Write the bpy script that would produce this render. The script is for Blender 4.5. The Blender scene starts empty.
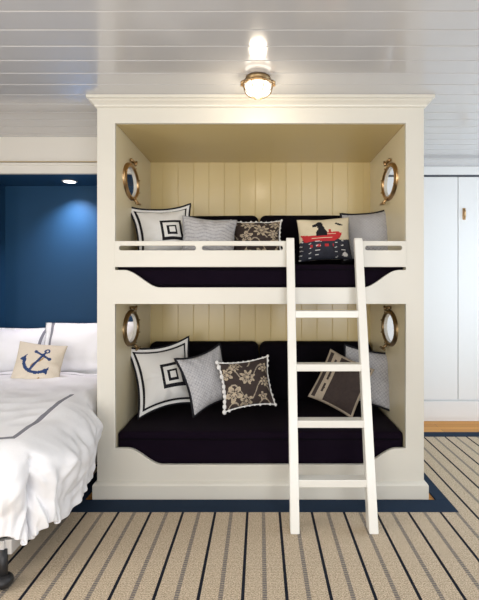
import bpy, bmesh, math, random
from mathutils import Vector, Matrix, noise
random.seed(4)
S = bpy.context.scene
COL = S.collection
PI = math.pi
# ------------------------------------------------------------ camera, light
EYE = 1.435
cam_d = bpy.data.cameras.new('camera'); cam = bpy.data.objects.new('camera', cam_d); COL.objects.link(cam)
cam.location = (0, 0, EYE); cam.rotation_euler = (PI/2, 0, 0)
cam_d.sensor_fit = 'HORIZONTAL'; cam_d.sensor_width = 36; cam_d.lens = 36*480/479
cam_d.shift_x = -20.5/479; cam_d.shift_y = -15/479
cam_d.clip_start = .05
S.camera = cam
S.view_settings.view_transform = 'Standard'; S.view_settings.look = 'None'
S.view_settings.gamma = 1; S.view_settings.use_curve_mapping = False
S.view_settings.exposure = 0.07
W = bpy.data.worlds.new('daylight'); S.world = W; W.use_nodes = True
bg = W.node_tree.nodes['Background']; bg.inputs[0].default_value = (.8, .9, 1, 1); bg.inputs[1].default_value = 1.0

def area(name, loc, rot, sx, sy, e, col):
    l = bpy.data.lights.new(name, 'AREA'); l.shape = 'RECTANGLE'; l.size = sx; l.size_y = sy
    l.energy = e; l.color = col
    o = bpy.data.objects.new(name, l); COL.objects.link(o); o.location = loc; o.rotation_euler = rot
    return o
# daylight entering by unseen windows of the room (behind and beside the viewpoint)
area('window_light_rear', (-1.35, -2.46, 1.5), (PI/2, 0, 0), 1.7, 1.7, 62, (1, .955, .90))
area('window_light_rear', (1.35, -2.46, 1.5), (PI/2, 0, 0), 1.7, 1.7, 84, (.93, .96, 1))
area('window_light_side', (3.36, 3.3, 1.55), (PI/2, 0, PI/2), 2.4, 1.6, 34, (.72, .85, 1))  # added beside the bunk to light cabinets and ceiling, not the bunk front
area('window_light_side', (-3.16, .6, 1.5), (PI/2, 0, -PI/2), 1.8, 1.5, 52, (1, .97, .93))

# ------------------------------------------------------------ materials
def mat(name, col, rough=.5, metal=0, bump=0, scale=40, spec=.5, var=0, coat=0, sheen=0, emit=0, emitcol=None):
    m = bpy.data.materials.new(name); m.use_nodes = True; nt = m.node_tree; b = nt.nodes['Principled BSDF']
    b.inputs['Roughness'].default_value = rough; b.inputs['Metallic'].default_value = metal
    b.inputs['Specular IOR Level'].default_value = spec
    b.inputs['Coat Weight'].default_value = coat; b.inputs['Coat Roughness'].default_value = .12
    b.inputs['Sheen Weight'].default_value = sheen
    tc = nt.nodes.new('ShaderNodeTexCoord'); n = nt.nodes.new('ShaderNodeTexNoise')
    n.inputs['Scale'].default_value = scale; n.inputs['Detail'].default_value = 3
    nt.links.new(tc.outputs['Object'], n.inputs['Vector'])
    mx = nt.nodes.new('ShaderNodeMix'); mx.data_type = 'RGBA'
    mx.inputs[6].default_value = (*[c*(1-var) for c in col], 1); mx.inputs[7].default_value = (*[min(1, c*(1+var)) for c in col], 1)
    nt.links.new(n.outputs['Fac'], mx.inputs[0]); nt.links.new(mx.outputs[2], b.inputs['Base Color'])
    if bump:
        bp = nt.nodes.new('ShaderNodeBump'); bp.inputs['Strength'].default_value = bump; bp.inputs['Distance'].default_value = .004
        nt.links.new(n.outputs['Fac'], bp.inputs['Height']); nt.links.new(bp.outputs[0], b.inputs['Normal'])
    if emit:
        b.inputs['Emission Color'].default_value = (*(emitcol or col), 1); b.inputs['Emission Strength'].default_value = emit
    return m
M = {}
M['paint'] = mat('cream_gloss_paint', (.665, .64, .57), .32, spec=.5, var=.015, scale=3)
M['inner'] = mat('cream_board_paint', (.62, .49, .235), .22, var=.02, scale=3)  # cream turned to tan: indirect light inside the alcoves put into the colour
M['side'] = mat('cream_side_paint', (.72, .64, .445), .3, var=.02, scale=3)  # cream with the warm bounced light on the side walls mixed in
M['ladder'] = mat('ladder_paint', (.78, .765, .71), .3, var=.01)
M['ceil'] = mat('ceiling_gloss_paint', (.56, .56, .575), .17, bump=.04, scale=5, spec=.75, var=.02, coat=.6)
M['wall'] = mat('wall_paint', (.76, .73, .67), .4, var=.01)
M['cool'] = mat('cabinet_paint', (.86, .875, .88), .4, var=.01)
M['gap'] = mat('dark_gap', (.10, .11, .13), .8)
M['navy'] = mat('navy_wall_paint', (.015, .060, .135), .5, spec=.15, var=.03, scale=2)
M['brass'] = mat('aged_brass', (.50, .33, .17), .3, 1, var=.2, scale=60)
M['brass2'] = mat('dark_brass', (.30, .21, .11), .4, 1, var=.2, scale=60)
M['black'] = mat('black_velvet', (.003, .002, .004), .85, sheen=.0, bump=.3, scale=90, spec=.08)
M['plum'] = mat('dark_plum_velvet', (.005, .002, .007), .85, sheen=.008, bump=.3, scale=90, spec=.08)
M['blkcloth'] = mat('black_trim', (.012, .012, .016), .8, spec=.2)
M['white'] = mat('white_linen', (.90, .90, .925), .8, bump=.2, scale=60, spec=.2)
M['whitec'] = mat('white_cotton', (.77, .765, .75), .85, bump=.25, scale=70, spec=.2)
M['greyband'] = mat('grey_band', (.25, .25, .29), .85, spec=.2, var=.15, scale=150)
M['greyfab'] = mat('light_grey_weave', (.47, .465, .48), .85, spec=.2, var=.28, scale=90, bump=.3)
M['greyln'] = mat('mid_grey_weave', (.34, .34, .36), .85, spec=.2, var=.1, scale=90)
M['brown'] = mat('dark_brown_print', (.045, .033, .03), .85, spec=.2, var=.25, scale=50)
M['taupe'] = mat('taupe_print', (.36, .30, .23), .85, spec=.2, var=.2, scale=80)
M['cream'] = mat('cream_print', (.66, .58, .42), .85, spec=.2, var=.06, scale=50)
M['sand'] = mat('sand_print', (.46, .38, .27), .85, spec=.2, var=.15, scale=70)
M['pinkc'] = mat('natural_linen', (.72, .64, .53), .85, spec=.2, var=.05, scale=80, bump=.2)
M['red'] = mat('red_applique', (.48, .03, .035), .8, spec=.2)
M['sea'] = mat('dark_sea', (.03, .032, .045), .8, spec=.2, var=.3, scale=60)
M['anchor'] = mat('navy_stitch', (.03, .06, .17), .8, spec=.2)
M['rope'] = mat('tan_stitch', (.42, .27, .12), .8, spec=.2)
M['bluebind'] = mat('navy_binding', (.012, .027, .055), .8, spec=.15, var=.15, scale=120)
M['rail'] = mat('pale_bed_rail', (.62, .61, .60), .35, .2)
M['darkmetal'] = mat('black_metal', (.012, .012, .014), .45)
M['trimline'] = mat('ochre_edge', (.55, .43, .26), .5)
M['glow'] = mat('lit_frosted_glass', (1, .95, .85), .4, emit=2.4, emitcol=(1, .93, .80))
M['disc'] = mat('lit_lens', (1, .97, .9), .4, emit=5, emitcol=(1, .98, .95))

def wood():
    m = bpy.data.materials.new('oak_floor'); m.use_nodes = True; nt = m.node_tree; b = nt.nodes['Principled BSDF']
    tc = nt.nodes.new('ShaderNodeTexCoord'); br = nt.nodes.new('ShaderNodeTexBrick')
    br.inputs['Color1'].default_value = (.62, .27, .055, 1); br.inputs['Color2'].default_value = (.74, .35, .08, 1)
    br.inputs['Mortar'].default_value = (.2, .09, .03, 1); br.inputs['Scale'].default_value = 1
    br.inputs['Mortar Size'].default_value = .0015; br.inputs['Brick Width'].default_value = 1.2; br.inputs['Row Height'].default_value = .09
    nt.links.new(tc.outputs['Object'], br.inputs['Vector'])
    mp = nt.nodes.new('ShaderNodeMapping'); mp.inputs['Scale'].default_value = (3, 60, 1); n = nt.nodes.new('ShaderNodeTexNoise'); n.inputs['Scale'].default_value = 1.5
    nt.links.new(tc.outputs['Object'], mp.inputs[0]); nt.links.new(mp.outputs[0], n.inputs['Vector'])
    mx = nt.nodes.new('ShaderNodeMix'); mx.data_type = 'RGBA'; mx.blend_type = 'MULTIPLY'; mx.inputs[0].default_value = .2
    nt.links.new(br.outputs[0], mx.inputs[6]); nt.links.new(n.outputs['Color'], mx.inputs[7]); nt.links.new(mx.outputs[2], b.inputs['Base Color'])
    b.inputs['Roughness'].default_value = .5
    b.inputs['Specular IOR Level'].default_value = .25
    return m
M['wood'] = wood()

def rugmat():
    m = bpy.data.materials.new('striped_rug'); m.use_nodes = True; nt = m.node_tree; b = nt.nodes['Principled BSDF']
    L = nt.links
    tc = nt.nodes.new('ShaderNodeTexCoord'); sp = nt.nodes.new('ShaderNodeSeparateXYZ'); L.new(tc.outputs['Object'], sp.inputs[0])
    def ma(op, a, c=None, d=None):
        n = nt.nodes.new('ShaderNodeMath'); n.operation = op
        for i, v in enumerate((a, c, d)):
            if v is None: continue
            if isinstance(v, (int, float)): n.inputs[i].default_value = v
            else: L.new(v, n.inputs[i])
        return n.outputs[0]
    X, Y = sp.outputs[0], sp.outputs[1]
    P = .2015; x0 = -.482
    def dist(off):
        f = ma('FRACT', ma('DIVIDE', ma('ADD', X, -(x0+off) + P*40.5), P))
        return ma('MULTIPLY', ma('ABSOLUTE', ma('SUBTRACT', f, .5)), P)
    black = ma('LESS_THAN', dist(0), .0078)
    d2 = dist(P*.5)
    grey = ma('LESS_THAN', d2, .0105)
    dash = ma('GREATER_THAN', ma('FRACT', ma('MULTIPLY', Y, 58)), .38)
    grey = ma('MULTIPLY', grey, ma('ADD', ma('MULTIPLY', dash, .42), .36))
    # woven rib: tiny chevrons
    rib = ma('SINE', ma('ADD', ma('MULTIPLY', Y, 520), ma('MULTIPLY', ma('ABSOLUTE', ma('SINE', ma('MULTIPLY', X, 190))), 2.4)))
    n = nt.nodes.new('ShaderNodeTexNoise'); n.inputs['Scale'].default_value = 170; n.inputs['Detail'].default_value = 2; L.new(tc.outputs['Object'], n.inputs['Vector'])
    fac = ma('ADD', ma('MULTIPLY', rib, .16), ma('MULTIPLY', ma('SUBTRACT', n.outputs['Fac'], .5), 2.2))
    fac = ma('ADD', fac, .5)
    def mix(f, A, B):
        x = nt.nodes.new('ShaderNodeMix'); x.data_type = 'RGBA'
        L.new(f, x.inputs[0])
        for i, c in ((6, A), (7, B)):
            if isinstance(c, tuple): x.inputs[i].default_value = c
            else: L.new(c, x.inputs[i])
        return x.outputs[2]
    c = mix(fac, (.28, .215, .14, 1), (.82, .68, .51, 1))
    c = mix(grey, c, (.10, .10, .115, 1))
    c = mix(black, c, (.014, .016, .025, 1))
    L.new(c, b.inputs['Base Color']); b.inputs['Roughness'].default_value = .95; b.inputs['Specular IOR Level'].default_value = .1
    bp = nt.nodes.new('ShaderNodeBump'); bp.inputs['Strength'].default_value = .5; bp.inputs['Distance'].default_value = .003
    L.new(fac, bp.inputs['Height']); L.new(bp.outputs[0], b.inputs['Normal'])
    return m
M['rug'] = rugmat()

def pane_mat():
    m = bpy.data.materials.new('clear_pane'); m.use_nodes = True; nt = m.node_tree; nt.nodes.remove(nt.nodes['Principled BSDF'])
    t = nt.nodes.new('ShaderNodeBsdfTransparent'); g = nt.nodes.new('ShaderNodeBsdfGlossy'); g.inputs['Roughness'].default_value = .03
    mx = nt.nodes.new('ShaderNodeMixShader'); mx.inputs[0].default_value = .05
    nt.links.new(t.outputs[0], mx.inputs[1]); nt.links.new(g.outputs[0], mx.inputs[2]); nt.links.new(mx.outputs[0], nt.nodes['Material Output'].inputs[0])
    return m
M['pane'] = pane_mat()

# ------------------------------------------------------------ helpers
def link(name, me, mats, parent=None, smooth=False):
    o = bpy.data.objects.new(name, me); COL.objects.link(o)
    for m in (mats if isinstance(mats, (list, tuple)) else [mats]): me.materials.append(m)
    if parent: o.parent = parent
    if smooth:
        for p in me.polygons: p.use_smooth = True
    return o
def tag(o, label, cat, group=None):
    o['label'] = label; o['category'] = cat
    if group: o['group'] = group
    return o
def struct(o): o['kind'] = 'structure'; return o
def empty(name, loc=(0, 0, 0)):
    o = bpy.data.objects.new(name, None); COL.objects.link(o); o.location = loc; o.empty_display_size = .1
    return o
def obj(name, bm, m, parent=None, smooth=False, loc=None):
    bmesh.ops.recalc_face_normals(bm, faces=bm.faces)
    me = bpy.data.meshes.new(name); bm.to_mesh(me); bm.free()
    o = link(name, me, m, parent, smooth)
    if loc: o.location = loc
    return o
def box(bm, x0, x1, y0, y1, z0, z1, bev=0, seg=2):
    r = bmesh.ops.create_cube(bm, size=1, matrix=Matrix.Translation(((x0+x1)/2, (y0+y1)/2, (z0+z1)/2)) @ Matrix.Diagonal((x1-x0, y1-y0, z1-z0, 1)))
    if bev:
        es = list({e for v in r['verts'] for e in v.link_edges})
        bmesh.ops.bevel(bm, geom=es, offset=bev, segments=seg, affect='EDGES', profile=.5)
def boxes(name, m, parent, *bs, bev=.003, seg=2, smooth=False):
    bm = bmesh.new()
    for b in bs: box(bm, *b, bev=bev, seg=seg)
    return obj(name, bm, m, parent, smooth)
def tube(bm, pts, r, seg=8, closed=False):
    n = len(pts); rings = []
    for i, p in enumerate(pts):
        a = pts[i-1] if (i > 0 or closed) else pts[i]; c = pts[(i+1) % n] if (i < n-1 or closed) else pts[i]
        t = (Vector(c)-Vector(a)).normalized()
        up = Vector((0, 0, 1)) if abs(t.z) < .9 else Vector((0, 1, 0))
        s = t.cross(up).normalized(); w = s.cross(t)
        rr = r[i] if isinstance(r, (list, tuple)) else r
        rings.append([bm.verts.new(Vector(p) + s*math.cos(2*PI*k/seg)*rr + w*math.sin(2*PI*k/seg)*rr) for k in range(seg)])
    for i in range(n if closed else n-1):
        A, B = rings[i], rings[(i+1) % n]
        for k in range(seg): bm.faces.new((A[k], A[(k+1) % seg], B[(k+1) % seg], B[k]))
    if not closed:
        bm.faces.new(rings[0][::-1]); bm.faces.new(rings[-1])
def sweep_profile(bm, prof, x0, x1):       # profile (y,z) run along X
    A = [bm.verts.new((x0, y, z)) for y, z in prof]; B = [bm.verts.new((x1, y, z)) for y, z in prof]
    n = len(prof)
    for i in range(n): bm.faces.new((A[i], A[(i+1) % n], B[(i+1) % n], B[i]))
    bm.faces.new(A[::-1]); bm.faces.new(B)
def plate(name, m, parent, outline, holes, thick, mtx, bev=.002):
    # a flat board cut from an outline with holes; local xy = outline, local z = thickness
    cu = bpy.data.curves.new(name, 'CURVE'); cu.dimensions = '2D'; cu.fill_mode = 'BOTH'
    cu.extrude = thick/2-bev; cu.bevel_depth = bev; cu.bevel_resolution = 1; cu.offset = -bev
    for pts in [outline]+holes:
        sp = cu.splines.new('POLY'); sp.points.add(len(pts)-1)
        for q, p in zip(sp.points, pts): q.co = (p[0], p[1], 0, 1)
        sp.use_cyclic_u = True
    t = bpy.data.objects.new('tmp', cu); COL.objects.link(t)
    bpy.context.view_layer.update()
    me = bpy.data.meshes.new_from_object(t.evaluated_get(bpy.context.evaluated_depsgraph_get()))
    bpy.data.objects.remove(t); bpy.data.curves.remove(cu)
    me.name = name; me.transform(mtx); me.materials.clear()
    return link(name, me, m, parent)
def XZ(y): return Matrix(((1, 0, 0, 0), (0, 0, -1, y), (0, 1, 0, 0), (0, 0, 0, 1)))     # outline (x,z) at depth y
def YZ(x): return Matrix(((0, 0, 1, x), (1, 0, 0, 0), (0, 1, 0, 0), (0, 0, 0, 1)))      # outline (y,z) at x
def lathe(bm, prof, axis='Z', seg=32, mtx=None):
    mtx = mtx or Matrix()
    rings = []
    for r, h in prof:
        rings.append([bm.verts.new(mtx @ Vector((r*math.cos(2*PI*k/seg), r*math.sin(2*PI*k/seg), h))) for k in range(seg)])
    for A, B in zip(rings, rings[1:]):
        for k in range(seg): bm.faces.new((A[k], A[(k+1) % seg], B[(k+1) % seg], B[k]))
    for R in (rings[0][::-1], rings[-1]):
        bm.faces.new(R)
def planks(bm, a0, a1, b0, b1, pitch, groove, depth, place):
    # a board face with v-grooves across direction a; place(a, b, d) -> point, d = recess
    pts = [(a0, 0)]; a = a0+pitch
    while a < a1-groove:
        pts += [(a-groove/2, 0), (a, depth), (a+groove/2, 0)]; a += pitch
    pts.append((a1, 0))
    A = [bm.verts.new(place(p, b0, d)) for p, d in pts]; B = [bm.verts.new(place(p, b1, d)) for p, d in pts]
    for i in range(len(pts)-1): bm.faces.new((A[i], A[i+1], B[i+1], B[i]))
    C = [bm.verts.new(place(p, b, depth*4)) for p, b in ((a0, b0), (a1, b0), (a1, b1), (a0, b1))]
    bm.faces.new(C)
    bm.faces.new([C[1], C[0]]+A); bm.faces.new([C[3], C[2]]+B[::-1]); bm.faces.new((A[0], C[0], C[3], B[0])); bm.faces.new((A[-1], B[-1], C[2], C[1]))

# ------------------------------------------------------------ room shell
CEIL = 2.69; XL, XR, YB, YW = -3.2, 3.4, -2.5, 5.065
struct(boxes('floor', M['wood'], None, (XL-.1, XR+.1, YB-.1, 5.3, -.08, 0), bev=0))
bm = bmesh.new(); planks(bm, -2.63, 5.2, XL-.1, XR+.1, .161, .012, .0045, lambda a, b, d: (b, a, CEIL+d)); struct(obj('ceiling', bm, M['ceil']))
# solid wall body behind the bunk and behind the cabinets
struct(boxes('wall_back', M['wall'], None, (-1.0, 1.09, 4.31, 5.2, 0, CEIL), (1.0, XR, 5.52, 5.6, 0, CEIL), bev=0))
# blue bed alcove
AY, AB, AZ, AX0, AX1 = 4.07, 4.56, 2.376, -2.42, -1.0
struct(boxes('wall_alcove_back', M['navy'], None, (AX0-.05, AX1+.01, AB, AB+.08, 0, 2.5), bev=0))
struct(boxes('wall_alcove_left', M['navy'], None, (AX0-.04, AX0, AY+.02, AB, 0, AZ+.02), bev=0))
struct(boxes('wall_alcove_right', M['navy'], None, (AX1-.03, AX1, 4.30, AB, 0, AZ+.02), bev=0))
struct(boxes('ceiling_alcove', M['navy'], None, (AX0-.04, AX1, AY+.02, AB, AZ, AZ+.05), bev=0))
struct(boxes('wall_left_header', M['wall'], None, (XL, -1.0, AY, AY+.02, AZ+.07, CEIL), (XL, AX0, AY, AY+.04, 0, AZ+.07), bev=0))
bm = bmesh.new()
sweep_profile(bm, [(AY+.02, AZ), (AY-.022, AZ), (AY-.022, AZ+.066), (AY-.03, AZ+.07), (AY-.03, AZ+.088), (AY-.01, AZ+.097), (AY+.02, AZ+.097)], AX0, -1.01)
struct(obj('trim_1', bm, M['wall']))
bm = bmesh.new()
sweep_profile(bm, [(AY, AZ+.0975), (AY-.026, AZ+.0975), (AY-.026, AZ+.103), (AY, AZ+.108)], AX0, -1.01)
struct(obj('trim_2', bm, M['trimline']))
# side walls and the wall behind the viewpoint, with window openings
def wall_with_windows(name, wins, a0, a1, mtx, m):
    holes = [[(x0, z0), (x1, z0), (x1, z1), (x0, z1)] for x0, x1, z0, z1 in wins]
    return struct(plate(name, m, None, [(a0, 0), (a1, 0), (a1, CEIL), (a0, CEIL)], holes, .1, mtx, bev=.001))
wall_with_windows('wall_rear', [(-2.2, -.5, .65, 2.35), (.5, 2.2, .65, 2.35)], XL, XR, XZ(YB-.05), M['wall'])
wall_with_windows('wall_left', [(-.3, 1.5, .75, 2.25)], YB, 5.2, YZ(XL-.05), M['wall'])
wall_with_windows('wall_right', [(2.1, 4.5, .75, 2.35)], YB, 5.2, YZ(XR+.05), M['cool'])
def window(n, x0, x1, z0, z1, mtx):
    w = plate('window_%d' % n, M['wall'], None, [(x0-.06, z0-.06), (x1+.06, z0-.06), (x1+.06, z1+.06), (x0-.06, z1+.06)],
              [[(a, c), (b, c), (b, d), (a, d)] for a, b in ((x0+.04, (x0+x1)/2-.02), ((x0+x1)/2+.02, x1-.04)) for c, d in ((z0+.04, (z0+z1)/2-.02), ((z0+z1)/2+.02, z1-.04))],
              .03, mtx)
    struct(w)
    plate('pane', M['pane'], w, [(x0, z0), (x1, z0), (x1, z1), (x0, z1)], [], .006, mtx, bev=.001)
window(1, -2.2, -.5, .65, 2.35, XZ(YB-.085)); window(2, .5, 2.2, .65, 2.35, XZ(YB-.085))
window(3, -.3, 1.5, .75, 2.25, YZ(XL-.085)); window(4, 2.1, 4.5, .75, 2.35, YZ(XR+.085))  # right-hand window is unseen, set where its light reaches the cabinets
struct(boxes('baseboard_left', M['wall'], None, (XL, XL+.015, YB, AY, 0, .12)))
struct(boxes('baseboard_right', M['cool'], None, (XR-.015, XR, YB, YW, 0, .12)))

# ------------------------------------------------------------ bunk bed
FY = 3.22
fx = lambda p: (p-260)/149.07
fz = lambda p: EYE-(p-285)/149.07
X0, X1, I0, I1, BY = -1.093, 1.100, -.973, .979, 4.26
BUNK = empty('bunk_bed', (0, 3.75, 0)); BUNK_OFF = Matrix.Translation((0, -3.75, 0))
tag(BUNK, 'cream painted built-in bunk bed with two alcoves, scalloped rails and brass portholes', 'bunk bed')
def bunk_part(o):
    if not o.parent: o.parent = BUNK
    if o.parent == BUNK: o.data.transform(BUNK_OFF)
    return o
def opening(ztop, zend, zmid, ls, le, rs, re):
    P = [(I0, ztop), (I0, zend)]
    for i in range(15):
        t = i/14; P.append((ls+(le-ls)*t, zend+(zmid-zend)*(t*t*(3-2*t))))
    for i in range(15):
        t = i/14; P.append((re+(rs-re)*t, zmid+(zend-zmid)*(t*t*(3-2*t))))
    P += [(I1, zend), (I1, ztop)]
    return P
up = opening(fz(123), fz(270), fz(287.5), fx(124), fx(160), fx(399), fx(363))
lo = opening(fz(304), fz(448.5), fz(465), fx(127), fx(162), fx(397), fx(361))
bunk_part(plate('face_frame', M['paint'], None, [(X0, 0), (X1, 0), (X1, CEIL-.005), (X0, CEIL-.005)], [up, lo], .03, XZ(FY+.015)))
def rrect(x0, x1, z0, z1):
    r = (z1-z0)/2; P = []
    for cx, a0 in ((x1-r, -90), (x0+r, 90)):
        for i in range(7):
            a = math.radians(a0+i*30); P.append((cx+r*math.cos(a), (z0+z1)/2+r*math.sin(a)))
    return P
gz0, gz1 = fz(267), fz(241)
def guard(x0, x1, slots):
    return bunk_part(plate('guard_rail', M['paint'], None, [(x0, gz0), (x1, gz0), (x1, gz1), (x0, gz1)],
        [rrect(fx(a), fx(b), fz(250.3), fz(245.8)) for a, b in slots], .026, XZ(FY+.008), bev=.003))
guard(I0-.002, fx(292), [(119, 196), (202, 283)])
guard(fx(355), I1+.002, [(365, 402)])
# crown moulding and baseboard (profiles run along the front, returned at the ends)
def profile_run(name, prof, xa, xb, ext):
    bm = bmesh.new()
    rows = []
    for d, z in prof:          # d = projection from the face
        rows.append([bm.verts.new(v) for v in ((xa-d*ext, FY+.3, z), (xa-d*ext, FY-d, z), (xb+d*ext, FY-d, z), (xb+d*ext, FY+.3, z))])
    for A, B in zip(rows, rows[1:]):
        for k in range(3): bm.faces.new((A[k], A[k+1], B[k+1], B[k]))
    bm.faces.new(rows[0]); bm.faces.new(rows[-1][::-1])
    bm.faces.new([r[0] for r in rows]); bm.faces.new([r[3] for r in rows][::-1])
    return bunk_part(obj(name, bm, M['paint']))
c = CEIL
profile_run('crown_moulding', [(.001, c-.068), (.016, c-.062), (.018, c-.052), (.026, c-.045), (.046, c-.032), (.052, c-.024), (.068, c-.022), (.068, c-.002), (.001, c-.002)], X0, X1, .75)
profile_run('baseboard_moulding', [(.001, .001), (.028, .001), (.028, .098), (.022, .108), (.010, .116), (.001, .118)], X0, X1, .8)
# sides with porthole openings
PH = [(3.61, EYE+(285-182)*3.61/480), (3.61, EYE-(328-285)*3.61/480)]
ra, rb = .172, .112
def ell(cy, cz, a, b, n=40): return [(cy+a*math.cos(2*PI*i/n), cz+b*math.sin(2*PI*i/n)) for i in range(n)]
for sx, xx in ((-1, I0-.010), (1, I1+.010)):
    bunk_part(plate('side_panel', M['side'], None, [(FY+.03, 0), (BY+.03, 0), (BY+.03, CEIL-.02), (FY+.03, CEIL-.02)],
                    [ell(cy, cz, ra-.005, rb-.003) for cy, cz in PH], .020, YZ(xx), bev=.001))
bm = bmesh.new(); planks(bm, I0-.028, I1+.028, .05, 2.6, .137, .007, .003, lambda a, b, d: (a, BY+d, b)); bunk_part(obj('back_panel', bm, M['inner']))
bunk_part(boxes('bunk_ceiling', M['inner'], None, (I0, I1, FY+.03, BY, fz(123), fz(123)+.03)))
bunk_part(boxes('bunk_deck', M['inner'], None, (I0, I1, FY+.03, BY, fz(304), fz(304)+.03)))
bunk_part(boxes('bunk_deck', M['paint'], None, (I0, I1, FY+.03, BY, .17, .20)))
for sx, xi in ((1, I0), (-1, I1)):
    for j, (cy, cz) in enumerate(PH):
        # ring around the opening on the inner face
        bm = bmesh.new(); n = 48
        prof = [(.97, 0), (.97, .014), (1.03, .022), (1.13, .019), (1.22, .010), (1.23, 0)]
        rings = []
        for i in range(n):
            a = 2*PI*i/n
            rings.append([bm.verts.new((xi+sx*h, cy+ra*w*math.cos(a), cz+rb*w*math.sin(a))) for w, h in prof])
        for i in range(n):
            A, B = rings[i], rings[(i+1) % n]
            for k in range(len(prof)-1): bm.faces.new((A[k], A[k+1], B[k+1], B[k]))
        # small rivets round the ring
        for i in range(8):
            a = 2*PI*(i+.5)/8
            bmesh.ops.create_uvsphere(bm, u_segments=8, v_segments=6, radius=.006, matrix=Matrix.Translation((xi+sx*.022, cy+ra*1.12*math.cos(a), cz+rb*1.12*math.sin(a))))
        po = bunk_part(obj('porthole', bm, M['brass'] if j == 0 else M['brass2'], None, True))
        po['label'] = 'round brass porthole ring'
        def sub(name, fn, m):
            bm = bmesh.new(); fn(bm); o = obj(name, bm, m, po, True); o.data.transform(BUNK_OFF); return o
        sub('jamb', lambda bm: [bm.faces.new(f) for f in [[bm.verts.new((xi-sx*dx, cy+(ra-.006)*math.cos(2*PI*q/40), cz+(rb-.005)*math.sin(2*PI*q/40))) for q, dx in ((i, -.004), (i+1, -.004), (i+1, .0205), (i, .0205))] for i in range(40)]], M['paint'])
        sub('hinge', lambda bm: (tube(bm, [(xi+sx*.02, cy+.01*s-.0, cz+rb+.040) for s in (-6, 6)], .012), tube(bm, [(xi+sx*.028, cy+.03, cz+rb+.02), (xi+sx*.034, cy+.045, cz+rb+.052)], [.011, .008])), M['brass'] if j == 0 else M['brass2'])
        sub('dog_bolt', lambda bm: (tube(bm, [(xi+sx*.022, cy+.02, cz-rb-.015), (xi+sx*.05, cy+.035, cz-rb-.045)], [.012, .009]),
                                    tube(bm, [(xi+sx*.045, cy-.01, cz-rb-.050), (xi+sx*.05, cy+.085, cz-rb-.042)], [.009, .009])), M['brass'] if j == 0 else M['brass2'])
        sub('pane', lambda bm: bm.faces.new([bm.verts.new((xi-sx*.014, y, z)) for y, z in ell(cy, cz, ra-.007, rb-.006)]), M['pane'])

# ------------------------------------------------------------ ladder
LAD = empty('bunk_ladder', (.42, 2.77, 0))
tag(LAD, 'white wooden ladder with four flat treads leaning against the bunk bed', 'ladder')
topY, topZ, botY = 3.165, fz(239), 2.742
def lad_y(z): return botY+(topY-botY)*z/topZ
for xc in (.2, .65):
    bm = bmesh.new(); w = .026; D = .085
    prof = [(botY-.01, .0148), (botY+D-.01, .0148), (topY+D-.045, topZ-.02), (topY+D-.055, topZ-.004), (topY+D-.07, topZ+.002), (topY+.01, topZ+.004), (topY-.004, topZ-.012)]
    # stile: front edge follows the slope, top rounded
    A = [bm.verts.new((xc-w-.42, y-2.77, z)) for y, z in prof]; B = [bm.verts.new((xc+w-.42, y-2.77, z)) for y, z in prof]
    n = len(prof)
    for i in range(n): bm.faces.new((A[i], B[i], B[(i+1) % n], A[(i+1) % n]))
    bm.faces.new(A); bm.faces.new(B[::-1])
    bmesh.ops.bevel(bm, geom=bm.edges[:], offset=.003, segments=2, affect='EDGES')
    obj('stile', bm, M['ladder'], LAD)
for z in (1.249, .923, .597, .272):
    y = lad_y(z)-2.77
    bm = bmesh.new(); box(bm, .2+.024-.42, .65-.024-.42, y-.002, y+.082, z-.022, z+.022, bev=.004)
    obj('tread', bm, M['ladder'], LAD)

# ------------------------------------------------------------ black bunk cushions
def soft_box(name, x0, x1, y0, y1, z0, z1, m, bev, label, cat, group=None, seams=(), seed=0, amp=.006):
    bm = bmesh.new(); box(bm, x0, x1, y0, y1, z0, z1, bev=bev, seg=5)
    big = [e for e in bm.edges if e.calc_length() > .15]
    bmesh.ops.subdivide_edges(bm, edges=big, cuts=14, use_grid_fill=True)
    for v in bm.verts:
        q = v.co*3.1+Vector((seed, 0, 0)); v.co += Vector((0, -1, 1))*noise.noise(q)*amp
    c0 = Vector(((x0+x1)/2, (y0+y1)/2, z0))
    for v in bm.verts: v.co -= c0
    o = obj(name, bm, m, None, True, c0); tag(o, label, cat, group)
    for zz in seams:
        bm = bmesh.new()
        r = bev*.6
        P = [(x0+r-c0.x, y1-c0.y-.01, zz-z0), (x0-c0.x+.006, y1-c0.y-.06, zz-z0), (x0-c0.x+.006, y0-c0.y+bev, zz-z0), (x0-c0.x+bev, y0-c0.y-.001, zz-z0), (x1-c0.x-bev, y0-c0.y-.001, zz-z0), (x1-c0.x-.006, y0-c0.y+bev, zz-z0), (x1-c0.x-.006, y1-c0.y-.06, zz-z0)]
        tube(bm, P, .006, 6); obj('piping', bm, M['black'], o, True)
    return o
UZ, LZ = 1.575, .435
soft_box('mattress', I0+.002, I1-.002, FY+.045, BY-.01, fz(304)+.032, UZ, M['plum'], .022, 'dark plum velvet mattress of the upper bunk behind the guard rail', 'mattress', None, (UZ-.035, UZ-.14), 1, .003)
soft_box('mattress', I0+.002, I1-.002, FY+.045, BY-.01, .202, LZ, M['plum'], .025, 'dark plum velvet mattress of the lower bunk beside the floor', 'mattress', None, (LZ-.05,), 5, .005)
for (zb, zt, lev) in ((UZ, 2.035, 'upper'), (LZ, .945, 'lower')):
    for (a, b, sd) in ((I0+.02, -.012, 'left'), (-.004, I1-.02, 'right')):
        soft_box('back_cushion', a, b, BY-.16, BY-.012, zb+.006, zt, M['black'], .055, 'long black back cushion against the rear boards, %s half of the %s bunk' % (sd, lev), 'cushion', None, (), zt+a, .004)

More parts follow.
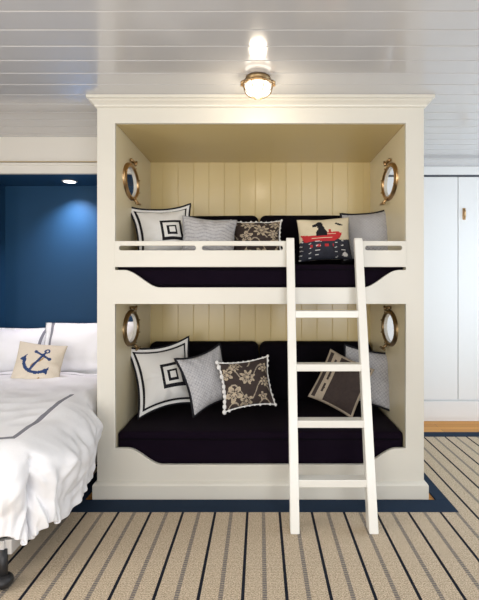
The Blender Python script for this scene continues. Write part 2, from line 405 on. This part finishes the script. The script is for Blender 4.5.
# ------------------------------------------------------------ pillows
def pillow(name, w, h, t, paint, mats, center, roll=0, lean=15, yaw=0, flange=0, k=.07, seed=0, n=64, piping=None, pipe_r=.007, poms=None, label='', cat='pillow', wr=.016, group=None):
    rnd = random.Random(seed)
    def surf(u, v, side):
        x = w/2*u*(1-k*(1-v*v)); z = h/2*v*(1-k*(1-u*u))
        f = 1-flange; uu = min(1, abs(u)/f); vv = min(1, abs(v)/f)
        d = t/2*((1-uu**2.4)*(1-vv**2.4))**.55*(1-.12*v)
        q = Vector((u*2.1+seed*3.7, v*2.1, side*5))
        d *= 1+.10*noise.noise(q)
        edge = max(uu, vv)
        # creases running in from the corners and edges
        cr = noise.noise(Vector((math.atan2(v, u)*3+seed, edge*1.2, seed)))*wr*(edge**2)*(1-max(0, edge-.9)*9 if edge > .9 else 1)
        y = -side*(d+cr) if edge < 1 else 0
        y += .012*noise.noise(Vector((u*1.6+seed, v*1.6, 9)))*max(abs(u), abs(v))**2
        return Vector((x, y, z))
    bm = bmesh.new(); F = {}; B = {}
    for i in range(n+1):
        for j in range(n+1):
            u, v = 2*i/n-1, 2*j/n-1
            F[i, j] = bm.verts.new(surf(u, v, 1))
            B[i, j] = F[i, j] if i in (0, n) or j in (0, n) else bm.verts.new(surf(u, v, -1))
    for i in range(n):
        for j in range(n):
            u, v = 2*(i+.5)/n-1, 2*(j+.5)/n-1
            f = bm.faces.new((F[i, j], F[i+1, j], F[i+1, j+1], F[i, j+1])); f.material_index = paint(u, v, 1)
            f = bm.faces.new((B[i, j+1], B[i+1, j+1], B[i+1, j], B[i, j])); f.material_index = paint(u, v, -1)
    o = obj(name, bm, mats, None, True)
    ring = []
    m_ = 30
    for i in range(m_): ring.append((2*i/m_-1, -1))
    for i in range(m_): ring.append((1, 2*i/m_-1))
    for i in range(m_): ring.append((1-2*i/m_, 1))
    for i in range(m_): ring.append((-1, 1-2*i/m_))
    if piping:
        bm = bmesh.new(); tube(bm, [surf(u, v, 1) for u, v in ring], pipe_r, 7, True); obj('piping', bm, piping, o, True)
    if poms:
        bm = bmesh.new(); tube(bm, [surf(u, v, 1)*1.01 for u, v in ring], .006, 6, True)
        for q, (u, v) in enumerate(ring[::3]):
            p = surf(u, v, 1)*rnd.uniform(1.0, 1.035)
            bmesh.ops.create_icosphere(bm, subdivisions=2, radius=(.014 if u < -.9 else .009)*rnd.uniform(.75, 1.25), matrix=Matrix.Translation(p) @ Matrix.Diagonal((1, 1, 1.2, 1)))
        obj('pompom_trim', bm, poms, o, True)
    R = Matrix.Rotation(math.radians(yaw), 4, 'Z') @ Matrix.Rotation(-math.radians(lean), 4, 'X') @ Matrix.Rotation(-math.radians(roll), 4, 'Y')
    o.matrix_world = Matrix.Translation(center) @ R
    tag(o, label, cat, group)
    return o
def at(px, py, Y): return Vector(((px-260)*Y/480, Y, EYE-(py-285)*Y/480))

def inpoly(x, y, P):
    c = False; j = len(P)-1
    for i in range(len(P)):
        if (P[i][1] > y) != (P[j][1] > y) and x < (P[j][0]-P[i][0])*(y-P[i][1])/(P[j][1]-P[i][1])+P[i][0]: c = not c
        j = i
    return c
def p_key(u, v, s):
    m = max(abs(u), abs(v))
    if m > .955 or .81 < m < .885: return 1
    if s > 0:
        a = max(abs(u-.22), abs(v+.02))
        if .30 < a < .41 or .11 < a < .19: return 1
    return 0
def p_plain(u, v, s): return 0
def p_wave(u, v, s):
    return 1 if abs(((v*5.5+.25*math.sin(u*9)) % 1)-.5) < .13 else 0
def p_lattice(u, v, s):
    return 1 if (abs((u*7+v*7) % 1-.5) < .12 or abs((u*7-v*7) % 1-.5) < .12) else 0
def flowers(seed, k=7):
    r = random.Random(seed); L = []
    for _ in range(400):
        x, y, R = r.uniform(-.85, .85), r.uniform(-.85, .85), r.uniform(.2, .38)
        if all((x-a)**2+(y-b)**2 > (R+c_)**2*.8 for a, b, c_, _, _ in L): L.append((x, y, R, r.choice((5, 6, 8)), r.uniform(0, 6)))
        if len(L) >= k: break
    def f(u, v, s):
        for x, y, R, n_, ph in L:
            d = math.hypot(u-x, v-y); a = math.atan2(v-y, u-x)
            e = R*(.78+.22*math.cos(n_*a+ph))
            if d < e:
                if d < R*.18: return 2
                if d < e*.5 and d > e*.38: return 0
                if abs(math.sin(n_*a/2+ph/2)) > .97: return 0
                return 2 if d > e*.78 else 1
        # stems and leaves
        if abs(math.sin(u*5+seed)*.35+v*.9-math.floor((v*.9)*1.5)/1.5-.3) < .035: return 1
        return 0
    return f
DOG = [(-.30, .02), (-.32, .22), (-.22, .38), (-.26, .52), (-.42, .50), (-.46, .60), (-.30, .68), (-.20, .80), (-.06, .76), (-.02, .55), (.04, .40), (.12, .22), (.14, .02)]
BOAT = [(-.95, .16), (-.80, -.20), (.35, -.26), (.62, -.10), (.72, .16), (.30, .08), (-.2, .08), (-.6, .06)]
BAND = [(-.15, .10), (.62, .13), (.60, .22), (.30, .20), (.28, .34), (.20, .34), (.2, .2), (-.15, .18)]
def p_dog(u, v, s):
    if s < 0: return 0
    if inpoly(u, v, DOG): return 3
    if inpoly(u, v, BOAT) : return 1 if not (-.5 < u < .3 and -.09 < v < -.05) else 0
    if inpoly(u, v, BAND): return 1
    if math.hypot(u-.60, (v-.60)*3+(u-.6)) < .16: return 3
    if v < -.12+.06*math.sin(u*7):
        if math.hypot(u-.75, v+.82) < .09: return 4
        if abs(((v*5+.35*math.sin(u*6)) % 1)-.5) < .09 and math.sin(u*13+v*31) > .45: return 4
        if -.5 < v < -.36 and abs(u+.1) < .45 and math.sin(u*20) > .2: return 1
        return 2
    return 0
def seg_d(u, v, a, b):
    ax, ay = a; bx, by = b; dx, dy = bx-ax, by-ay
    t = max(0, min(1, ((u-ax)*dx+(v-ay)*dy)/(dx*dx+dy*dy))); return math.hypot(u-ax-t*dx, v-ay-t*dy)
def p_anchor(u, v, s):
    if s < 0: return 0
    # anchor tilted to the right
    a = math.radians(-28); x = u*math.cos(a)-v*math.sin(a)*-1*-1; y = 0
    x = math.cos(a)*u-math.sin(a)*v*-1; x = u*math.cos(a)+v*math.sin(a); y = -u*math.sin(a)+v*math.cos(a)
    x -= -.02
    if abs(math.hypot(x, y-.66)-.09) < .035: return 1
    if seg_d(x, y, (0, .56), (0, -.58)) < .055: return 1
    if seg_d(x, y, (-.34, .38), (.34, .38)) < .05: return 1
    if math.hypot(abs(x)-.36, y-.38) < .08: return 1
    d = math.hypot(x, y-.02)
    if .50 < d < .64 and y < -.12: return 1
    if inpoly(abs(x), y, [(.44, -.28), (.72, -.30), (.60, .08)]): return 1
    if abs(x-.09*math.sin(y*7)-.02) < .035 and -.5 < y < .45: return 2
    if math.hypot(u-.18, v+.80) < .05 or math.hypot(u-.62, v+.80) < .05: return 2
    return 0
def p_band(u, v, s):
    if max(abs(u), abs(v)) > .90: return 1
    if -.74 < u < -.40:
        for c_ in (-.45, .05, .55):
            if math.hypot((u+.57)*1.6, v-c_) < .09 or (abs(u+.57) < .05 and abs(v-c_) < .16): return 0
        return 1
    if .985 < 0: return 0
    return 0

WHT, GRY, FLR = [M['whitec'], M['blkcloth']], [M['greyfab'], M['greyln']], [M['brown'], M['taupe'], M['sand']]
# upper bunk
pillow('throw_pillow', .49, .48, .17, p_key, WHT, at(164.5, 233.5, 3.66), roll=6, lean=18, yaw=20, flange=.13, seed=1, label='large white pillow with black square key motif in the upper bunk', piping=M['blkcloth'], k=.18)
pillow('throw_pillow', .41, .37, .15, p_wave, GRY, at(208.5, 240, 3.58), roll=-4, lean=22, yaw=8, seed=2, label='light grey wavy pillow overlapping the key motif pillow in the upper bunk', piping=M['greyln'], pipe_r=.006, k=.11)
pillow('throw_pillow', .39, .36, .14, flowers(5, 9), FLR, at(256.5, 241.5, 3.72), roll=1, lean=24, yaw=0, seed=3, label='brown floral pillow with pale pompom trim at the middle of the upper bunk', poms=M['whitec'], k=.10)
pillow('throw_pillow', .40, .35, .13, p_dog, [M['cream'], M['red'], M['sea'], M['blkcloth'], M['whitec']], at(324, 239.5, 3.62), roll=3, lean=18, yaw=-6, seed=4, label='picture pillow with a black dog in a red boat on dark water', k=.07)
pillow('throw_pillow', .41, .41, .15, p_lattice, [M['greyfab'], M['greyln']], at(367.5, 235.5, 3.78), roll=4, lean=14, yaw=-18, seed=5, label='grey pillow with black piping leaning in the right corner of the upper bunk', piping=M['blkcloth'], pipe_r=.012, k=.13)
# lower bunk
pillow('throw_pillow', .50, .54, .18, p_key, WHT, at(164.5, 376, 3.68), roll=7, lean=16, yaw=24, flange=.12, seed=11, label='large white pillow with black square key motif in the lower bunk', piping=M['blkcloth'], k=.18)
pillow('throw_pillow', .40, .43, .15, p_lattice, GRY, at(207, 379, 3.54), roll=12, lean=16, yaw=36, seed=12, label='light grey lattice pillow overlapping the key motif pillow in the lower bunk', piping=M['blkcloth'], pipe_r=.010, k=.17)
pillow('throw_pillow', .375, .35, .14, flowers(8, 8), FLR, at(246.5, 383.5, 3.50), roll=5, lean=18, yaw=14, seed=13, label='brown floral pillow with white pompom trim in the lower bunk', poms=M['whitec'], k=.12)
pillow('throw_pillow', .36, .40, .12, p_band, [M['brown'], M['taupe']], at(341, 383, 3.58), roll=-24, lean=16, yaw=-12, seed=14, label='tilted brown pillow with a tan stitched band seen behind the ladder', k=.06)
pillow('throw_pillow', .43, .44, .14, p_lattice, [M['greyfab'], M['greyln']], at(368, 377, 3.74), roll=-7, lean=14, yaw=-18, seed=15, label='grey pillow with black piping leaning in the right corner of the lower bunk', piping=M['blkcloth'], pipe_r=.011, k=.12)

# ------------------------------------------------------------ rug
RT = .012
RUG_OUT = [(-3.0, -2.0), (3.1, -2.0), (3.1, 4.50), (1.246, 4.50), (1.246, 3.006), (-1.246, 3.006), (-1.246, 4.02), (-3.0, 4.02)]
rug = plate('striped_rug', M['rug'], None, RUG_OUT, [], RT, Matrix.Translation((0, 0, RT/2+.0005)), bev=.001)
tag(rug, 'tan woven rug with black and dashed grey stripes and navy binding', 'rug')
def strip(pts, w_in):   # binding pieces as quads joined to one mesh
    bm = bmesh.new()
    for (x0, x1, y0, y1) in pts: box(bm, x0, x1, y0, y1, .0005, RT+.002, bev=.001, seg=1)
    return bm
obj('rug_binding', strip([(-1.246, 1.246, 3.006, 3.178), (1.165, 1.246, 3.178, 4.50), (-1.246, -1.165, 3.178, 4.02), (1.165, 3.1, 4.50, 4.64)], 0), M['bluebind'], rug)['label'] = 'navy blue cloth binding'

# ------------------------------------------------------------ cabinets on the right
CB = empty('wardrobe_cabinet', (2.1, YW, 0)); tag(CB, 'tall pale blue-white built-in cupboard with plain doors right of the bunk', 'cupboard')
def cb(name, m, *bs, bev=.002, parent=None):
    bm = bmesh.new()
    for b in bs: box(bm, b[0]-2.1, b[1]-2.1, b[2]-YW, b[3]-YW, b[4], b[5], bev=bev)
    return obj(name, bm, m, parent or CB)
cz = lambda p: EYE-(p-285)/94.77
cb('carcass', M['cool'], (1.10, XR-.01, YW+.022, YW+.45, .12, cz(176.4)-.004))
cb('shadow_gap', M['gap'], (1.10, XR-.01, YW+.012, YW+.2, cz(176.6), cz(174.6)), bev=0)  # solid dark strip, the shade of the gap above the doors in its colour
cb('cornice', M['cool'], (1.10, XR-.01, YW+.0, YW+.45, cz(174.6), CEIL-.002))
for i, (a, b) in enumerate(((1.12, 2.086), (2.094, 3.06))):
    d = cb('door', M['cool'], (a, b, YW, YW+.02, cz(399.5), cz(177)))
    if i == 1:
        bm = bmesh.new(); hx, hz = (464-260)/94.77-2.1, cz(214)
        tube(bm, [(hx, -.004, hz-.05), (hx, -.028, hz-.035), (hx, -.03, hz+.03), (hx, -.004, hz+.05)], .009)
        box(bm, hx-.016, hx+.016, -.006, .0, hz-.062, hz+.062, bev=.002)
        obj('handle', bm, M['brass'], d, True)['label'] = 'small brass handle'
cb('door', M['cool'], (3.066, XR-.015, YW, YW+.02, cz(399.5), cz(177)))
cb('plinth', M['cool'], (1.10, XR-.01, YW-.012, YW+.02, .035, cz(401)), (1.10, XR-.01, YW-.004, YW+.02, 0, .034))

# ------------------------------------------------------------ bed in the alcove
BX0, BX1, BF, BH, BT = -2.38, -1.16, 2.25, 4.52, .62
BED = empty('bed', (-1.77, 3.3, 0)); tag(BED, 'low pale framed bed on black feet in the blue alcove', 'bed')
def bd(name, m, b, bev=.004):
    bm = bmesh.new(); box(bm, b[0]+1.77, b[1]+1.77, b[2]-3.3, b[3]-3.3, b[4], b[5], bev=bev); return obj(name, bm, m, BED)
for xa in (BX0+.01, BX1-.04): bd('side_rail', M['rail'], (xa, xa+.035, BF+.0, BH, .170, .240))
bd('foot_rail', M['rail'], (BX0+.04, BX1-.035, BF-.012, BF+.023, .170, .240))
bd('slat_base', M['darkmetal'], (BX0+.05, BX1-.05, BF+.03, BH, .20, .24))
for xa in (BX0+.08, BX1-.045):
    for ya in (BF-.0, BH-.12):
        bm = bmesh.new()
        tube(bm, [(xa+1.77, ya-3.3, .04), (xa+1.77, ya-3.3, .20)], .022, 10)
        bmesh.ops.create_uvsphere(bm, u_segments=14, v_segments=8, radius=.042, matrix=Matrix.Translation((xa+1.77, ya-3.3, .0495)) @ Matrix.Diagonal((1.1, 1.2, .82, 1)))
        obj('leg', bm, M['darkmetal'], BED, True)
bm = bmesh.new(); box(bm, BX0+.02, BX1-.03, BF+.12, BH, .245, BT, bev=.05, seg=4)
tag(obj('bed_mattress', bm, M['white'], None, True), 'white mattress under the duvet of the alcove bed', 'mattress')

# duvet: one sheet draped over the side and the foot
def duvet():
    DF = 2.38
    NX, NY = 110, 170
    A0, A1 = BX0+.02, .62   # a: x from the left edge; overshoot past BX1 hangs down
    wid = BX1-BX0-.04
    Lx = wid+.50; Ly = (4.03-DF)+.50
    bm = bmesh.new(); V = {}
    R = .12
    def hang(s, rad):       # s: arc length past the bend; returns outward, drop
        q = PI/2*rad
        if s <= 0: return 0, 0
        if s < q: a = s/rad; return rad*math.sin(a), rad*(1-math.cos(a))
        return rad, rad+(s-q)
    info = {}
    for i in range(NX+1):
        for j in range(NY+1):
            u = Lx*i/NX; v = Ly*j/NY          # v from head to foot
            a = u-(wid-.06); b = v-((4.03-DF)-.06)
            yv = 4.03-v
            squeeze = max(0, min(1, (yv-3.06)/.12))          # beside the bunk the duvet is tucked
            if a > 0: a *= 1-.45*squeeze
            s = math.hypot(max(a, 0), max(b, 0)) if (a > 0 and b > 0) else max(a, b, 0)
            out, drop = hang(s, R)
            if s > 0:
                da, db = (max(a, 0)/s, max(b, 0)/s)
            else: da = db = 0
            x = BX0+.02+min(u, wid-.06)+da*out; y = 4.03-min(v, (4.03-DF)-.06)-db*out
            if a > 0 and b > 0:
                drop = drop*(1-.28*min(da, db)*1.4)
            z = .705-drop-.055*max(0, min(1, (v-.9)/.8))*(1-min(1, s/.3))
            # loft and folds
            puff = .5+.5*min(1, (wid-u)/.3) if u < wid else .5
            n1 = noise.noise(Vector((u*2.3, v*1.9, 1.7))); n2 = noise.noise(Vector((u*6, v*5, 4.2)))
            w = min(1, s/.25)
            ang = v*5.5 if a > b else u*5.5
            fold = math.sin(ang+3.4*noise.noise(Vector((u*2.4, v*2.4, 8))))*.018+noise.noise(Vector((ang*1.3+s*2.5, s*4.2, 3)))*.034+noise.noise(Vector((ang*3.1-s*4, s*7, 6)))*.02+(.5-abs(noise.noise(Vector((u*5+s*6, v*6-s*5, 12)))))*.022
            if a > 0 and b > 0: fold -= .07*math.exp(-((a-b)/.07)**2)*w
            o_ = w*(fold+.085+.04*math.sin(min(1, s/.45)*PI))
            free = 1-squeeze
            x += da*o_*free+w*n2*.010*free; y -= db*o_
            z += (1-w)*(.022*n1+.012*n2-.012*abs(noise.noise(Vector((u*4+v*3, v*5-u*3, 2)))))+w*(.03*noise.noise(Vector((v*4, u*4, 2))))
            # head end lies flat, foot end droops a little
            if da > .5 and squeeze > 0: x = min(x, BX1+.045+(1-squeeze)*.2)
            V[i, j] = bm.verts.new((x, y, max(z, .175))); info[i, j] = (u, v, a, b)
    for i in range(NX):
        for j in range(NY):
            f = bm.faces.new((V[i, j], V[i, j+1], V[i+1, j+1], V[i+1, j]))
            u, v, a, b = info[i, j]
            inset = max(u-(wid-.06), v-((4.03-DF)-.06))
            if -.045 < inset < -.008 and v > .80: f.material_index = 1
            elif .10 < v < .125: f.material_index = 1
    o = obj('duvet', bm, [M['white'], M['greyband']], None, True)
    mo = o.modifiers.new('thick', 'SOLIDIFY'); mo.thickness = .03; mo.offset = -1
    s_ = o.modifiers.new('sub', 'SUBSURF'); s_.levels = 1; s_.render_levels = 1
    return tag(o, 'white duvet with narrow grey bands draped over the alcove bed', 'duvet')
duvet()
def p_hemR(u, v, s): return 1 if .80 < u < .87 else 0
def p_hemL(u, v, s): return 1 if -.87 < u < -.80 else 0
pillow('bed_pillow', .74, .46, .19, p_hemR, [M['white'], M['greyband']], at(7, 351, 4.27), roll=-1, lean=24, yaw=0, flange=.08, seed=21, label='white bed pillow with grey hem stripe at the left of the bed', wr=.012)
pillow('bed_pillow', .84, .48, .19, p_hemL, [M['white'], M['greyband']], at(90, 348, 4.17), roll=1, lean=24, yaw=0, flange=.08, seed=22, label='white bed pillow with grey hem stripe touching the bunk side', wr=.012, k=.04)
pillow('throw_pillow', .37, .335, .12, p_anchor, [M['pinkc'], M['anchor'], M['rope']], at(39, 363.5, 3.80), roll=-8, lean=24, yaw=12, seed=23, label='natural linen pillow with a navy anchor on the white bed', k=.07)

# ------------------------------------------------------------ lamps
LX, LY = -.012, 2.90
CL = empty('ceiling_light', (LX, LY, CEIL)); tag(CL, 'brass bulkhead ceiling light with lit frosted glass above the bunk', 'ceiling light')
bm = bmesh.new(); lathe(bm, [(.030, 0), (.072, 0), (.076, -.006), (.076, -.022), (.066, -.03), (.06, -.04), (.03, -.04)], seg=36); obj('base', bm, M['brass2'], CL, True)
bm = bmesh.new(); lathe(bm, [(.02, -.038), (.066, -.038), (.077, -.05), (.079, -.072), (.070, -.092), (.048, -.105), (.02, -.110)], seg=36); obj('glass_shade', bm, M['glow'], CL, True)
bm = bmesh.new()
tube(bm, [(.091*math.cos(2*PI*i/32), .091*math.sin(2*PI*i/32), -.046) for i in range(32)], .007, 6, True)
obj('ring', bm, M['brass'], CL, True)
bm = bmesh.new()
for k in range(4):
    a = PI/8+PI*k/4
    tube(bm, [(math.cos(a)*.094*math.cos(t), math.sin(a)*.094*math.cos(t), -.046-.080*math.sin(t)) for t in [PI*i/14 for i in range(15)]], .0032, 5)
obj('wire_guard', bm, M['brass2'], CL, True)
for s in (-1, 1):
    bm = bmesh.new(); tube(bm, [(s*.078, 0, -.02), (s*.098, 0, -.03), (s*.100, 0, -.055)], [.010, .009, .006], 8)
    obj('thumb_screw', bm, M['brass'], CL, True)
l = bpy.data.lights.new('bulb', 'POINT'); l.energy = 3.5; l.color = (1, .86, .66); l.shadow_soft_size = .05
lo_ = bpy.data.objects.new('bulb', l); COL.objects.link(lo_); lo_.location = (LX, LY, CEIL-.17)
DX, DY = -1.725, 4.35
DL = empty('recessed_downlight', (DX, DY, AZ)); tag(DL, 'round recessed downlight glowing in the blue alcove ceiling', 'downlight')
bm = bmesh.new(); lathe(bm, [(.052, -.001), (.066, -.001), (.066, -.005), (.052, -.007)], seg=32); obj('trim_ring', bm, M['wall'], DL, True)
bm = bmesh.new(); lathe(bm, [(.001, -.003), (.052, -.003), (.052, -.008), (.001, -.010)], seg=32); obj('lens', bm, M['disc'], DL, True)
l = bpy.data.lights.new('downlight_bulb', 'SPOT'); l.energy = 60; l.color = (1, .92, 1); l.spot_size = math.radians(112); l.spot_blend = 1; l.shadow_soft_size = .03
o = bpy.data.objects.new('downlight_bulb', l); COL.objects.link(o); o.location = (DX, DY, AZ-.02); o.rotation_euler = (math.radians(10), 0, 0)

# ------------------------------------------------------------ groups of repeats
for o in bpy.data.objects:
    if o.parent or 'label' not in o: continue
    L = o['label']
    if o.name.startswith('throw_pillow') and 'anchor' not in L:
        o['group'] = 'throw pillows in the lower bunk' if o.location.z < 1.2 else 'throw pillows in the upper bunk'
    elif o.name.startswith('back_cushion'): o['group'] = 'black back cushions in the bunks'
    elif o.name.startswith('mattress'): o['group'] = 'dark velvet bunk mattresses'
    elif o.name.startswith('bed_pillow'): o['group'] = 'white pillows at the head of the bed'
